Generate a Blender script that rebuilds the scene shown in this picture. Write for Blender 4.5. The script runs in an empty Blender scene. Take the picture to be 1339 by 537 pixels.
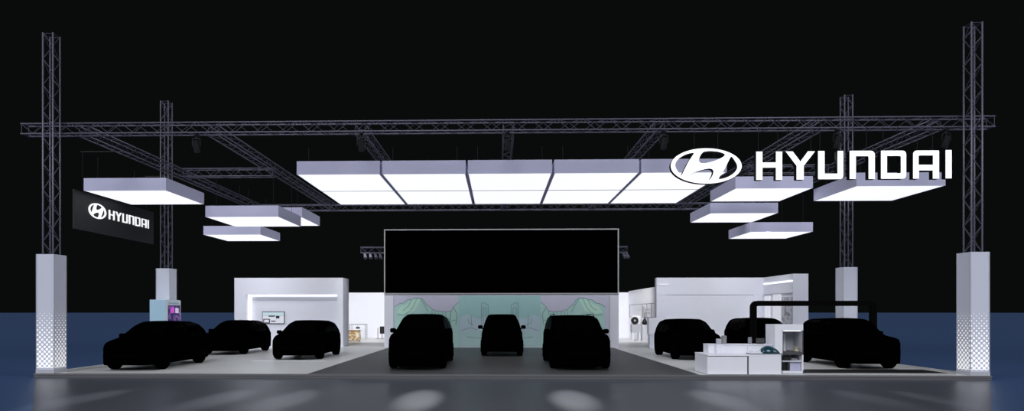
import bpy, bmesh, math, random
from mathutils import Vector, Matrix
random.seed(7)
U = 1.1333                      # everything below is laid out in stand units and brought to metres at the end
SC = bpy.context.scene
COL = SC.collection
PI = math.pi
# ------------------------------------------------------------------ photograph geometry -> places
F, CX, CY, EYE, YAW = 830.0, 630.0, 408.0, 1.6, 0.026
SN, CS = math.sin(YAW), math.cos(YAW)
ST = 0.1                        # stage top
def ray(px, py=408):
    t = (px-CX)/F
    return (-SN+CS*t, CS+SN*t, (CY-py)/F)
def atY(px, py, Y):
    r = ray(px, py); k = Y/r[1]
    return Vector((r[0]*k, Y, EYE+r[2]*k))
def atX(px, py, X):
    r = ray(px, py); k = X/r[0]
    return Vector((X, r[1]*k, EYE+r[2]*k))
def atZ(px, py, z=ST):
    r = ray(px, py); k = (z-EYE)/r[2]
    return Vector((r[0]*k, r[1]*k, z))
def XY(px, Y): return atY(px, 408, Y).x
def ZY(px, py, Y): return atY(px, py, Y).z
def Yd(px, d): return d*ray(px)[1]

# ------------------------------------------------------------------ materials
MATS = {}
def mat(name, col, rough=0.5, metal=0.0, spec=0.5, emit=None, estr=0.0, noise=None):
    m = bpy.data.materials.new(name); m.use_nodes = True
    nt = m.node_tree; b = nt.nodes['Principled BSDF']
    b.inputs['Base Color'].default_value = (*col, 1)
    b.inputs['Roughness'].default_value = rough
    b.inputs['Metallic'].default_value = metal
    b.inputs['Specular IOR Level'].default_value = spec
    if emit:
        b.inputs['Emission Color'].default_value = (*emit, 1)
        b.inputs['Emission Strength'].default_value = estr
    if noise:
        sc, amt = noise
        tc = nt.nodes.new('ShaderNodeTexCoord'); nz = nt.nodes.new('ShaderNodeTexNoise')
        nz.inputs['Scale'].default_value = sc; nz.inputs['Detail'].default_value = 4
        mx = nt.nodes.new('ShaderNodeMix'); mx.data_type = 'RGBA'
        mx.inputs[6].default_value = (*[c*(1-amt) for c in col], 1)
        mx.inputs[7].default_value = (*[min(1, c*(1+amt)) for c in col], 1)
        nt.links.new(tc.outputs['Object'], nz.inputs['Vector'])
        nt.links.new(nz.outputs['Fac'], mx.inputs[0])
        nt.links.new(mx.outputs[2], b.inputs['Base Color'])
    MATS[name] = m
    return m
class N:                        # tiny node helper
    def __init__(s, m): s.nt = m.node_tree; s.b = s.nt.nodes['Principled BSDF']
    def new(s, t, **k):
        n = s.nt.nodes.new(t)
        for a, v in k.items(): setattr(n, a, v)
        return n
    def L(s, a, b): s.nt.links.new(a, b)
    def math(s, op, a, b=None):
        n = s.new('ShaderNodeMath', operation=op)
        for i, v in enumerate((a, b)):
            if v is None: continue
            if isinstance(v, (int, float)): n.inputs[i].default_value = v
            else: s.L(v, n.inputs[i])
        return n.outputs[0]

WHITE = mat('white_panel', (.74, .75, .83), .45, noise=(3, .02))
WHITE2 = mat('white_counter', (.80, .81, .87), .35, noise=(3, .02))
COLW = mat('column_panel', (.66, .68, .78), .35)
LIGHTFLOOR = mat('pale_stage_floor', (.63, .64, .64), .35, noise=(1.5, .06))
DARKFLOOR = mat('charcoal_stage_floor', (.055, .055, .058), .45, noise=(2.5, .12))
EDGE = mat('stage_edge_metal', (.11, .11, .12), .5)
EDGEL = mat('stage_edge_strip', (.13, .13, .14), .4)
TRUSS = mat('truss_metal', (.13, .13, .175), .45, metal=.2, noise=(6, .2))
LACE = mat('truss_lacing', (.07, .07, .10), .5, metal=.2)
BLK = mat('black_metal', (.012, .012, .013), .5, spec=.3)
WIRE = mat('wire', (.01, .01, .011), .6, spec=.2)
CARP = mat('car_paint_black', (.0004, .0004, .0004), .5, spec=0)
CARG = mat('car_glass_black', (.0002, .0002, .0002), .3, spec=.001)
CART = mat('tyre_black', (.0005, .0005, .0005), .9, spec=0)
CARM = mat('car_trim_black', (.0006, .0006, .0006), .5, spec=.001)
SCRB = mat('screen_black', (.0002, .0002, .0002), .6, spec=0)
SFRAME = mat('screen_frame', (.42, .42, .43), .5)
FABRIC = mat('lightbox_fabric', (.52, .52, .70), .7, emit=(.62, .62, .85), estr=.03)
DIFF = mat('lightbox_diffuser', (.8, .8, .8), .5, emit=(.95, .97, 1.0), estr=.96)
SIGNW = mat('sign_face', (.8, .8, .8), .5, emit=(.97, .97, 1.0), estr=.78)
SIGNB = mat('sign_return', (.004, .004, .005), .6, spec=.1)
DIMGLOW = mat('dim_glow', (.8, .8, .84), .5, emit=(.93, .95, 1.0), estr=.22)  # short light line, and the added glow on two plain boards
LED = mat('led_strip', (.8, .8, .8), .5, emit=(.93, .95, 1.0), estr=1.0)
BANNER = mat('banner_black', (.016, .017, .018), .55, noise=(1.2, .2), spec=.3)
LENS = mat('lamp_lens', (.02, .02, .03), .2)
GREYP = mat('grey_panel', (.42, .43, .47), .5, noise=(4, .05))
STEEL = mat('thin_steel', (.30, .30, .33), .4, metal=.5)
KBLUE = mat('kiosk_blue', (.40, .60, .74), .4)
WOODM = mat('wicker', (.42, .27, .12), .7)
TEAL = mat('teal_gloss', (.008, .045, .065), .15)
FROST = mat('frosted_acrylic', (.78, .80, .86), .25)
DKGREY = mat('dark_grey', (.06, .06, .065), .5)
MID = mat('mid_grey', (.22, .22, .24), .5, noise=(8, .3))
LAV = mat('lavender_panel', (.52, .52, .68), .4)

# hall floor : blue carpet
HALL = mat('hall_floor_blue', (.015, .040, .105), .42, spec=.8)
n = N(HALL)
tc = n.new('ShaderNodeTexCoord'); nz = n.new('ShaderNodeTexNoise'); nz.inputs['Scale'].default_value = .25
n.L(tc.outputs['Object'], nz.inputs['Vector'])
mx = n.new('ShaderNodeMix', data_type='RGBA')
mx.inputs[6].default_value = (.036, .078, .185, 1); mx.inputs[7].default_value = (.042, .088, .205, 1)
n.L(nz.outputs['Fac'], mx.inputs[0]); n.L(mx.outputs[2], n.b.inputs['Base Color'])

FLOORREFL = mat('stage_reflection_grey', (.058, .066, .084), .36, spec=.5, noise=(.3, .12))  # grey that stands for the stage mirrored in the blue floor
# perforated lit column cladding: staggered round holes that shrink with height
PERF = mat('column_perforated', (.60, .62, .72), .35)
n = N(PERF)
tc = n.new('ShaderNodeTexCoord'); sp = n.new('ShaderNodeSeparateXYZ'); n.L(tc.outputs['Object'], sp.inputs[0])
pitch = .118*U
u = n.math('DIVIDE', n.math('ADD', sp.outputs[0], sp.outputs[1]), pitch); v = n.math('DIVIDE', sp.outputs[2], pitch)
a = n.math('ADD', u, v); b_ = n.math('SUBTRACT', u, v)
fa = n.math('SUBTRACT', n.math('FRACT', a), .5); fb = n.math('SUBTRACT', n.math('FRACT', b_), .5)
dist = n.math('SQRT', n.math('ADD', n.math('MULTIPLY', fa, fa), n.math('MULTIPLY', fb, fb)))
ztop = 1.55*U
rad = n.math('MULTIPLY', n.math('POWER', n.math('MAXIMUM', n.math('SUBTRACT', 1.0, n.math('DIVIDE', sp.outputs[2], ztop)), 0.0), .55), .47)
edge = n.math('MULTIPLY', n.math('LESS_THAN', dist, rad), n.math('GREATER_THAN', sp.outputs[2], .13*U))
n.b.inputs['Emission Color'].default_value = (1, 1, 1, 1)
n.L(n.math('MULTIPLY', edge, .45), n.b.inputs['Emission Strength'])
mx = n.new('ShaderNodeMix', data_type='RGBA')
mx.inputs[6].default_value = (.60, .62, .72, 1); mx.inputs[7].default_value = (.9, .9, .92, 1)
n.L(edge, mx.inputs[0]); n.L(mx.outputs[2], n.b.inputs['Base Color'])

def voromat(name, cols, scale, estr=0.0, kind='noise'):
    m = mat(name, cols[0], .5); n = N(m)
    tc = n.new('ShaderNodeTexCoord')
    t = n.new('ShaderNodeTexNoise' if kind == 'noise' else 'ShaderNodeTexVoronoi'); t.inputs['Scale'].default_value = scale
    n.L(tc.outputs['Object'], t.inputs['Vector'])
    r = n.new('ShaderNodeValToRGB'); r.color_ramp.interpolation = 'CONSTANT'
    e = r.color_ramp.elements
    while len(e) < len(cols): e.new(.5)
    lo, hi = (.36, .66) if kind == 'noise' else (0, 1)
    for i, c in enumerate(cols):
        e[i].position = 0 if i == 0 else lo+(hi-lo)*i/len(cols); e[i].color = (*c, 1)
    n.L(t.outputs['Fac'] if kind == 'noise' else t.outputs['Color'], r.inputs[0])
    n.L(r.outputs[0], n.b.inputs['Base Color'])
    if estr:
        n.L(r.outputs[0], n.b.inputs['Emission Color']); n.b.inputs['Emission Strength'].default_value = estr
    return m
KSCREEN = voromat('kiosk_screen', [(.02, .02, .10), (.04, .03, .18), (.20, .03, .30), (.25, .2, .4), (.015, .015, .08)], 5.5, .25)
POSTERM = voromat('poster_print', [(.25, .25, .28), (.58, .58, .63), (.48, .48, .53), (.62, .62, .67), (.32, .32, .36)], 3.2)
WICKER = voromat('mottled_wicker', [(.30, .17, .07), (.75, .62, .42), (.45, .28, .12), (.85, .78, .65)], 9, 0, 'voronoi')

# ------------------------------------------------------------------ mesh helpers (stand coordinates)
def BM(): return bmesh.new()
def box(bm, x0, x1, y0, y1, z0, z1, bev=0, seg=1):
    r = bmesh.ops.create_cube(bm, size=1)
    for v in r['verts']:
        v.co = Vector(((x0+x1)/2+v.co.x*(x1-x0), (y0+y1)/2+v.co.y*(y1-y0), (z0+z1)/2+v.co.z*(z1-z0)))
    if bev:
        es = list({e for v in r['verts'] for e in v.link_edges})
        bmesh.ops.bevel(bm, geom=es, offset=bev, segments=seg, affect='EDGES', clamp_overlap=True)
def tube(bm, a, b, r, n=6, r2=None):
    a, b = Vector(a), Vector(b); d = b-a; L = d.length
    if L < 1e-6: return
    q = d.to_track_quat('Z', 'Y').to_matrix().to_4x4()
    bmesh.ops.create_cone(bm, cap_ends=True, segments=n, radius1=r, radius2=r if r2 is None else r2, depth=L,
                          matrix=Matrix.Translation((a+b)/2) @ q)
def path(bm, pts, r, n=8):
    for p, q in zip(pts, pts[1:]): tube(bm, p, q, r, n)
    for p in pts[1:-1]:
        bmesh.ops.create_uvsphere(bm, u_segments=n, v_segments=max(4, n//2), radius=r, matrix=Matrix.Translation(p))
def lathe(bm, prof, n=24, axis='Z', c=(0, 0, 0)):
    rings = []
    for r, h in prof:
        ring = []
        for i in range(n):
            t = 2*PI*i/n
            p = (r*math.cos(t), r*math.sin(t), h)
            if axis == 'X': p = (p[2], p[0], p[1])
            if axis == 'Y': p = (p[0], p[2], p[1])
            ring.append(bm.verts.new(Vector(p)+Vector(c)))
        rings.append(ring)
    for A, B in zip(rings, rings[1:]):
        for i in range(n):
            bm.faces.new((A[i], A[(i+1) % n], B[(i+1) % n], B[i]))
    bm.faces.new(rings[0]); bm.faces.new(rings[-1])
    bmesh.ops.recalc_face_normals(bm, faces=bm.faces)
def poly_prism(bm, pts, ext):
    """pts: closed loop of 3-D points (planar); ext: extrusion vector"""
    ext = Vector(ext)
    A = [bm.verts.new(Vector(p)) for p in pts]; B = [bm.verts.new(Vector(p)+ext) for p in pts]
    bm.faces.new(A); bm.faces.new(B[::-1])
    for i in range(len(A)):
        j = (i+1) % len(A); bm.faces.new((A[j], A[i], B[i], B[j]))
    bmesh.ops.recalc_face_normals(bm, faces=bm.faces)
def obj(name, bm, m, parent=None, smooth=False, base=None):
    """bm in stand coordinates (or the parent's own when the parent carries 'local')"""
    me = bpy.data.meshes.new(name)
    off = None
    if parent is not None and not parent.get('_local'):
        o_ = parent; off = Vector((0, 0, 0))
        while o_ is not None: off += o_.location; o_ = o_.parent
    elif base is not None: off = Vector(base)
    if off is not None: bmesh.ops.translate(bm, verts=bm.verts, vec=-off)
    bm.to_mesh(me); bm.free()
    for mm in (m if isinstance(m, (list, tuple)) else [m]): me.materials.append(mm)
    if smooth:
        for p in me.polygons: p.use_smooth = True
    o = bpy.data.objects.new(name, me); COL.objects.link(o)
    if parent is not None:
        o.parent = parent
        if parent.get('_local'): o['_local'] = 1
    elif base is not None: o.location = base
    return o
def thing(name, label, cat, loc, group=None, rz=0, local=False):
    o = bpy.data.objects.new(name, None); COL.objects.link(o)
    o.location = loc; o.rotation_euler = (0, 0, rz); o.empty_display_size = .2
    o['label'] = label; o['category'] = cat
    if group: o['group'] = group
    if local: o['_local'] = 1
    return o
def tag(o, label, cat, group=None, kind=None):
    o['label'] = label; o['category'] = cat
    if group: o['group'] = group
    if kind: o['kind'] = kind
    return o
def struct(name, bm, m, label=None, parent=None, base=None):
    o = obj(name, bm, m, parent, base=base)
    o['kind'] = 'structure'
    if label: o['label'] = label
    return o

# ------------------------------------------------------------------ key planes
Y0 = 15.3                       # front of the stage
YW = 27.0                       # screen wall
YB = 20.4                       # back posts
pL = atZ(44, 488.0); pR = atZ(1296, 491.5)
XL, XR = XY(45, Y0), XY(1296, Y0)

# hall floor & stage
bm = BM()
v = [bm.verts.new(p) for p in ((-1500, -30, 0), (1500, -30, 0), (1500, 2500, 0), (-1500, 2500, 0))]
bm.faces.new(v)
struct('floor', bm, HALL, 'dark blue hall floor')
bm = BM(); refl = [atZ(47, 493.6, .0008), atZ(1294, 494.5, .0008), atZ(1297, 545, .0008), atZ(42, 545, .0008)]  # sheet with the stage reflection put into its colour and outline
refl[0].y = refl[1].y = Y0-.02; refl[0].x, refl[1].x = XY(47, Y0), XY(1294, Y0)
poly_prism(bm, refl, (0, 0, .004))
struct('floor_reflection', bm, FLOORREFL, 'dark grey floor sheet painted as the stage reflection')
DXL, DXR = XY(401, Y0), XY(917, Y0)      # the dark centre strip of the stage
bm = BM(); box(bm, XL, DXL, Y0, 40, .012, ST)
struct('stage_floor', bm, LIGHTFLOOR, 'pale grey stage floor on the left')
bm = BM(); box(bm, DXR, XR, Y0, 40, .012, ST)
struct('stage_floor', bm, LIGHTFLOOR, 'pale grey stage floor on the right')
bm = BM(); box(bm, DXL, DXR, Y0, 28, .012, ST)
struct('stage_floor', bm, DARKFLOOR, 'charcoal stage floor in the centre')
bm = BM(); box(bm, XL, XR, Y0-.03, Y0-.001, .055, ST+.004)
struct('trim_1', bm, EDGEL, 'light metal strip on the stage edge')
bm = BM(); box(bm, XL, XR, Y0-.015, Y0-.001, .001, .054)
struct('trim_2', bm, EDGE, 'dark foot of the stage edge')
bm = BM(); box(bm, XY(1052, Y0+.5), XY(1251, Y0+.3), Y0+.6, Y0+1.55, ST, ST+.008)
struct('floor_inlay', bm, BLK, 'black glossy floor strip before the right car')
p, q = atZ(328, 471.6), atZ(430, 470.4)
bm = BM(); box(bm, p.x, q.x, p.y, p.y+.14, ST, ST+.006)
struct('floor_inlay', bm, WHITE2, 'white floor line before the hatchback')

# ------------------------------------------------------------------ trusses
TW = .29; TR = .0185; LR = .0085
def truss(name, label, p0, p1, group, w=TW, parent=None, step=None, cat='truss'):
    p0, p1 = Vector(p0), Vector(p1); d = (p1-p0); L = d.length; d.normalize()
    if abs(d.z) > .9: e1, e2 = Vector((1, 0, 0)), Vector((0, 1, 0))
    else:
        e2 = Vector((0, 0, 1)); e1 = d.cross(e2).normalized()
    t = thing(name, label, cat, p0, group) if parent is None else parent
    h = w/2-TR
    cs = [(-1, -1), (1, -1), (1, 1), (-1, 1)]
    for a, b in cs:
        bm = BM(); o = e1*h*a+e2*h*b; tube(bm, p0+o, p1+o, TR, 8)
        obj('chord', bm, TRUSS, t, True)
    bm = BM(); s = step or .32; k = max(1, round(L/s)); s = L/k
    for i in range(4):
        A = e1*h*cs[i][0]+e2*h*cs[i][1]; B = e1*h*cs[(i+1) % 4][0]+e2*h*cs[(i+1) % 4][1]
        for j in range(k):
            P, Q = (A, B) if (j+i) % 2 == 0 else (B, A)
            tube(bm, p0+P+d*s*j, p0+Q+d*s*(j+1), LR, 5)
        for e in (0.02, L-.02):
            tube(bm, p0+A+d*e, p0+B+d*e, LR, 5)
    obj('lacing', bm, LACE, t)
    return t
CW = .44
YPF = Y0+.02+CW/2+.02
xfl = XY(47.7, Y0+.04)+CW/2; xfr = XY(1293.6, Y0+.04)-CW/2
xbl = XY(204.3, YB)+CW/2; xbr = XY(1121, YB)-CW/2
YPB = YB+CW/2
posts = [('front left', xfl, YPF), ('front right', xfr, YPF), ('rear left', xbl, YPB), ('rear right', xbr, YPB)]
words = {'front left': 'leaving the white column at the left front corner', 'front right': 'leaving the white column at the right front corner',
         'rear left': 'rising behind the blue kiosk', 'rear right': 'rising behind the black arch'}
for nm, x, y in posts:
    truss('truss_post', 'upright square lattice truss '+words[nm], (x, y, ST+.02), (x, y, 8.52), 'upright lattice posts')
# cladding of the post feet
cw2 = {'front left': 'perforated white square column at the left front corner of the stand',
       'front right': 'perforated white square column at the right front corner of the stand',
       'rear left': 'white square column behind the blue kiosk', 'rear right': 'white square column behind the black arch'}
for nm, x, y in posts:
    t = thing('column_cladding', cw2[nm], 'column', (x, y, ST), 'white columns round the truss posts')
    h = CW/2; zt = ST+2.93
    for s, (ax0, ax1, ay0, ay1) in enumerate([(-h, h, -h, -h+.02), (-h, h, h-.02, h), (-h, -h+.02, -h+.021, h-.021), (h-.02, h, -h+.021, h-.021)]):
        bm = BM(); box(bm, x+ax0, x+ax1, y+ay0, y+ay1, ST, zt)
        obj('side_panel', bm, PERF if nm[0] == 'f' else COLW, t)
    bm = BM()
    for sx in (-1, 1):
        for sy in (-1, 1):
            box(bm, x+sx*h-.008, x+sx*h+.008, y+sy*h-.008, y+sy*h+.008, ST, zt)
    obj('corner_trim', bm, GREYP, t)
    bm = BM()
    for (ax0, ax1, ay0, ay1) in [(-h-.012, h+.012, -h-.012, -h), (-h-.012, h+.012, h, h+.012), (-h-.012, -h, -h, h), (h, h+.012, -h, h)]:
        box(bm, x+ax0, x+ax1, y+ay0, y+ay1, ST, ST+.09)
    obj('plinth', bm, GREYP, t)
ZT1 = 6.38; ZTC = ZT1-TW/2
YF = YPF+TW+.01
xa, xb_ = XY(32, YF), XY(1296, YF)
truss('front_truss', 'long horizontal lattice truss spanning both front posts', (xa, YF, ZTC), (xb_, YF, ZTC), 'horizontal lattice beams')
YM = YPB+TW+.01; YK = 28.0
yt = [XY(p, YF) for p in (275, 469, 665, 865, 1072)]
xs_all = [max(xfl, xbl)+TW+.01] + yt + [min(xfr, xbr)-TW-.01]
od = ['first', 'second', 'third', 'fourth', 'fifth', 'sixth', 'seventh']
yw = ['running back from the left front post', 'running back left of the white canopy', 'running back over the canopy, first of three there',
      'running back over the middle of the canopy', 'running back over the canopy, just left of the big oval emblem',
      'running back behind the big emblem', 'running back from the right front post']
for i, x in enumerate(xs_all):
    truss('depth_truss', 'horizontal lattice truss '+yw[i], (x, YF+TW/2+.01, ZTC), (x, YK-TW/2-.01, ZTC), 'lattice trusses running back', step=.36)
truss('cross_truss', 'short horizontal lattice truss running right from the rear left post', (xs_all[0]+TW/2+.01, YM, ZTC), (xs_all[1]-TW/2-.01, YM, ZTC), 'horizontal lattice beams')
truss('cross_truss', 'short horizontal lattice truss running left from the rear right post, behind the sign letters', (xs_all[5]+TW/2+.01, YM, ZTC), (xs_all[6]-TW/2-.01, YM, ZTC), 'horizontal lattice beams')
truss('cross_truss', 'horizontal lattice truss farthest back above the big screen', (xs_all[0]-.3, YK, ZTC), (xs_all[-1]+.3, YK, ZTC), 'horizontal lattice beams', step=.36)

# lamps under the front truss
def spot_fixture(x, y, z, label, aim=(0, .3, -1)):
    t = thing('stage_spotlight', label, 'spotlight', (x, y, z), 'spotlights under the front truss')
    bm = BM(); tube(bm, (x, y, z), (x, y, z-.09), .03, 10); box(bm, x-.05, x+.05, y-.05, y+.05, z-.03, z)
    obj('clamp', bm, BLK, t)
    bm = BM(); box(bm, x-.105, x-.09, y-.02, y+.02, z-.30, z-.09); box(bm, x+.09, x+.105, y-.02, y+.02, z-.30, z-.09); box(bm, x-.105, x+.105, y-.02, y+.02, z-.105, z-.09)
    obj('yoke', bm, BLK, t)
    c = Vector((x, y, z-.30)); a = Vector(aim).normalized()
    bm = BM(); tube(bm, c-a*.14, c+a*.05, .06, 14, .078); tube(bm, c+a*.05, c+a*.14, .078, 14)
    obj('lamp_body', bm, BLK, t)
    bm = BM(); tube(bm, c+a*.135, c+a*.15, .068, 14); obj('lens', bm, LENS, t)
    return c+a*.2, a
fx = [(257, 'black spotlight under the front truss left of the white canopy'), (461, 'black spotlight above the left half of the white canopy'),
      (664, 'black spotlight above the middle of the white canopy'), (868, 'black spotlight just above the big oval emblem'),
      (1095, 'black spotlight above the white sign letters'), (1237, 'black spotlight beside the right front post')]
fixp = [spot_fixture(XY(p, YF)+(.22 if p in (461,) else 0), YF, ZTC-TW/2, l, (0, .45, -1)) for p, l in fx]

# ------------------------------------------------------------------ light boxes
PH = .36
def lightbox(xl, xr, y0, y1, zb, label, group, ztruss=ZTC-TW/2):
    t = thing('light_box', label, 'light panel', ((xl+xr)/2, (y0+y1)/2, zb), group)
    bm = BM(); w = .02
    box(bm, xl, xr, y0, y0+w, zb, zb+PH); box(bm, xl, xr, y1-w, y1, zb, zb+PH)
    box(bm, xl, xl+w, y0+w, y1-w, zb, zb+PH); box(bm, xr-w, xr, y0+w, y1-w, zb, zb+PH)
    obj('fabric_side', bm, FABRIC, t)
    bm = BM(); box(bm, xl+w, xr-w, y0+w, y1-w, zb+.004, zb+.02); obj('diffuser', bm, DIFF, t)
    bm = BM(); box(bm, xl+w, xr-w, y0+w, y1-w, zb+PH-.02, zb+PH-.004); obj('top_cover', bm, DKGREY, t)
    for sx in (xl+.25, xr-.25):
        for sy in (y0+.25, y1-.25):
            bm = BM(); tube(bm, (sx, sy, zb+PH-.005), (sx, sy, ztruss), .006, 5); obj('suspension_wire', bm, WIRE, t)
    return t
yc = Yd(600, 17.0)
xe = [XY(386.6+113.05*i, yc) for i in range(6)]
zc = ZY(613, 226.9, yc)
pw = (xe[5]-xe[0])/5; g = .03
cdep = 4.78
rowl = ['front row leftmost', 'front row second from left', 'front row middle', 'front row fourth from left', 'front row rightmost, behind the oval emblem']
rowb = ['back row leftmost', 'back row second from left', 'back row middle', 'back row fourth from left', 'back row rightmost']
for i in range(5):
    x0 = xe[0]+pw*i+g; x1 = xe[0]+pw*(i+1)-g
    lightbox(x0, x1, yc, yc+cdep/2-.012, zc, 'square white light box of the central canopy, '+rowl[i], 'light boxes of the central canopy')
    lightbox(x0, x1, yc+cdep/2+.012, yc+cdep, zc, 'square white light box of the central canopy, '+rowb[i], 'light boxes of the central canopy')
def small(pl, pr, pyb, d, label):
    y = Yd((pl+pr)/2, d); xl, xr = XY(pl, y), XY(pr, y); z = ZY((pl+pr)/2, pyb, y)
    lightbox(xl, xr, y, y+(xr-xl)*.985, z, label, 'separate floating light boxes')
small(109.5, 217, 249, 18.1, 'large floating white light box above the black banner')
small(268.5, 364, 283.3, 20.4, 'floating white light box, upper front one of the trio left of the canopy')
small(312, 395, 284, 22.95, 'floating white light box tucked behind another, nearest the canopy on its left')
small(266, 340.6, 306.6, 26.1, 'lowest and smallest floating white light box on the left side')
small(961.6, 1063, 246.0, 19.2, 'floating white light box under the first two sign letters')
small(1119.9, 1236.4, 242.8, 17.1, 'floating white light box under the last sign letters')
small(928.7, 1017.4, 278.5, 22.2, 'floating white light box, middle one of the three right of the canopy')
small(981.5, 1063, 302.8, 24.0, 'lowest floating white light box on the right side')

# ------------------------------------------------------------------ sign lettering
def rnd(pts, rr):
    """round the listed corners of a closed outline; rr maps index -> radius"""
    out = []; n = len(pts)
    for i, p in enumerate(pts):
        r = rr.get(i, 0)
        if not r: out.append(p); continue
        P = Vector((*p, 0)); A = Vector((*pts[i-1], 0)); B = Vector((*pts[(i+1) % n], 0))
        a = P+(A-P).normalized()*r; b = P+(B-P).normalized()*r
        for k in range(7):
            t = k/6; q = a*(1-t)**2+P*2*t*(1-t)+b*t*t
            out.append((q.x, q.y))
    return out
LET = []
LET.append(('H', [[(988.8, 198.1), (997, 198.1), (997, 212.3), (1014.6, 212.2), (1014.6, 198), (1022.8, 198), (1022.8, 235), (1014.6, 235), (1014.6, 219), (997, 219), (997, 235), (988.8, 235)]]))
LET.append(('Y', [[(1027.3, 197.8), (1036.6, 197.8), (1046.6, 211), (1056.6, 197.6), (1065.8, 197.6), (1051, 216.6), (1051, 234.6), (1041.6, 234.6), (1041.6, 216.6)]]))
LET.append(('U', [rnd([(1069.7, 197.3), (1078.3, 197.3), (1078.3, 226.8), (1095.2, 226.8), (1095.2, 197.2), (1102.7, 197.2), (1102.7, 234), (1069.7, 234.2)], {6: 5, 7: 1.5})]))
LET.append(('N', [rnd([(1111, 197), (1144, 196.9), (1144, 233.8), (1135.8, 233.8), (1135.8, 204), (1119.2, 204), (1119.2, 233.8), (1111, 233.8)], {1: 6, 0: 1, 4: 1.5})]))
LET.append(('D', [rnd([(1152, 196.8), (1185, 196.7), (1185, 233.5), (1152, 233.6)], {1: 5.5, 2: 5.5, 0: .8, 3: .8}), rnd([(1159.9, 203.7), (1178, 203.7), (1178, 226.4), (1159.9, 226.4)], {1: 1.8, 2: 1.8})]))
LET.append(('A', [rnd([(1194, 196.6), (1228, 196.5), (1228, 233.4), (1219.8, 233.4), (1219.8, 222.6), (1201.6, 222.6), (1201.6, 233.4), (1194, 233.4)], {0: 5.5, 1: .8}), rnd([(1201.2, 203), (1220, 203), (1220, 215.3), (1201.2, 215.3)], {0: 1.8})]))
LET.append(('I', [[(1236.5, 196), (1244.5, 196), (1244.5, 233), (1236.5, 233)]]))
def zz(pts): return [(860+x/6.695, 185+y/6.695) for x, y in pts]
h1 = [(322, 97), (285, 100), (230, 118), (180, 150), (153, 190), (155, 225), (178, 265), (205, 298), (214, 288), (240, 235), (270, 175), (300, 130)]
h2 = [(400, 88), (450, 82), (520, 86), (572, 100), (590, 113), (585, 125), (560, 141), (510, 165), (440, 185), (400, 191), (372, 186), (360, 168), (365, 140), (380, 110)]
def rot(pts): return [(850-x, 426-y) for x, y in pts]
EC = (860+425/6.695, 185+213/6.695)
ell = [(EC[0]+46.4*math.cos(2*PI*i/96), EC[1]+23.1*math.sin(2*PI*i/96)) for i in range(96)]
def chaikin(pts, it=2):
    for _ in range(it):
        o = []
        for i in range(len(pts)):
            a, b = pts[i], pts[(i+1) % len(pts)]
            o += [(a[0]*.78+b[0]*.22, a[1]*.78+b[1]*.22), (a[0]*.22+b[0]*.78, a[1]*.22+b[1]*.78)]
        pts = o
    return pts
EMB = [ell, chaikin(zz(h1)), chaikin(zz(h2)), chaikin(zz(rot(h2))), chaikin(zz(rot(h1)))]
def filled(loops, place, ext, thin=0):
    """fill 2-D loops (outer + holes), place each point in space, extrude by ext -> bmesh; material 0 = face, 1 = returns"""
    cu = bpy.data.curves.new('outline', 'CURVE'); cu.dimensions = '2D'; cu.fill_mode = 'BOTH'; cu.offset = thin
    for lp in loops:
        s = cu.splines.new('POLY'); s.points.add(len(lp)-1); s.use_cyclic_u = True
        for i, (x, y) in enumerate(lp): s.points[i].co = (x/100, -y/100, 0, 1)
    ob = bpy.data.objects.new('outline', cu); COL.objects.link(ob)
    dg = bpy.context.evaluated_depsgraph_get(); me = ob.evaluated_get(dg).to_mesh()
    V = [(v.co.x*100, -v.co.y*100) for v in me.vertices]; Fc = [tuple(p.vertices) for p in me.polygons]
    ob.evaluated_get(dg).to_mesh_clear(); bpy.data.objects.remove(ob); bpy.data.curves.remove(cu)
    bm = BM(); vs = [bm.verts.new(place(x, y)) for x, y in V]
    for f in Fc:
        try: bm.faces.new([vs[i] for i in f])
        except ValueError: pass
    bmesh.ops.remove_doubles(bm, verts=bm.verts, dist=1e-5)
    front = list(bm.faces); ext = Vector(ext)
    r = bmesh.ops.extrude_face_region(bm, geom=front, use_keep_orig=True)
    nv = [e for e in r['geom'] if isinstance(e, bmesh.types.BMVert)]
    bmesh.ops.translate(bm, verts=nv, vec=ext)
    bmesh.ops.recalc_face_normals(bm, faces=bm.faces)
    e = ext.normalized()
    bm.faces.ensure_lookup_table()
    fs = set(front)
    for f in bm.faces:
        f.material_index = 0 if f in fs else 1
    return bm
YS = 15.45
sc0 = atY(1060, 216, YS)
sign = thing('illuminated_sign', 'large white illuminated emblem and lettering hanging from the front truss', 'sign', sc0)
pl = lambda x, y: atY(x, y, YS)
obj('emblem', filled(EMB, pl, (0, .14, 0)), [SIGNW, SIGNB], sign)
for ch, loops in LET:
    obj('letter', filled(loops, pl, (0, .14, 0)), [SIGNW, SIGNB], sign)
for px, py in ((909, 194.6), (940, 195), (993, 198), (1018.5, 198), (1031, 198), (1062, 197.6), (1074, 197.4), (1099, 197.3), (1118, 197), (1135, 197), (1157, 196.8), (1176, 196.8), (1202, 196.6), (1222, 196.6), (1240.5, 196)):
    p = atY(px, py, YS)
    bm = BM(); tube(bm, (p.x, YS+.07, p.z-.004), (p.x, YS+.07, ZTC-TW/2), .006, 5); obj('suspension_wire', bm, WIRE, sign)

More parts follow.
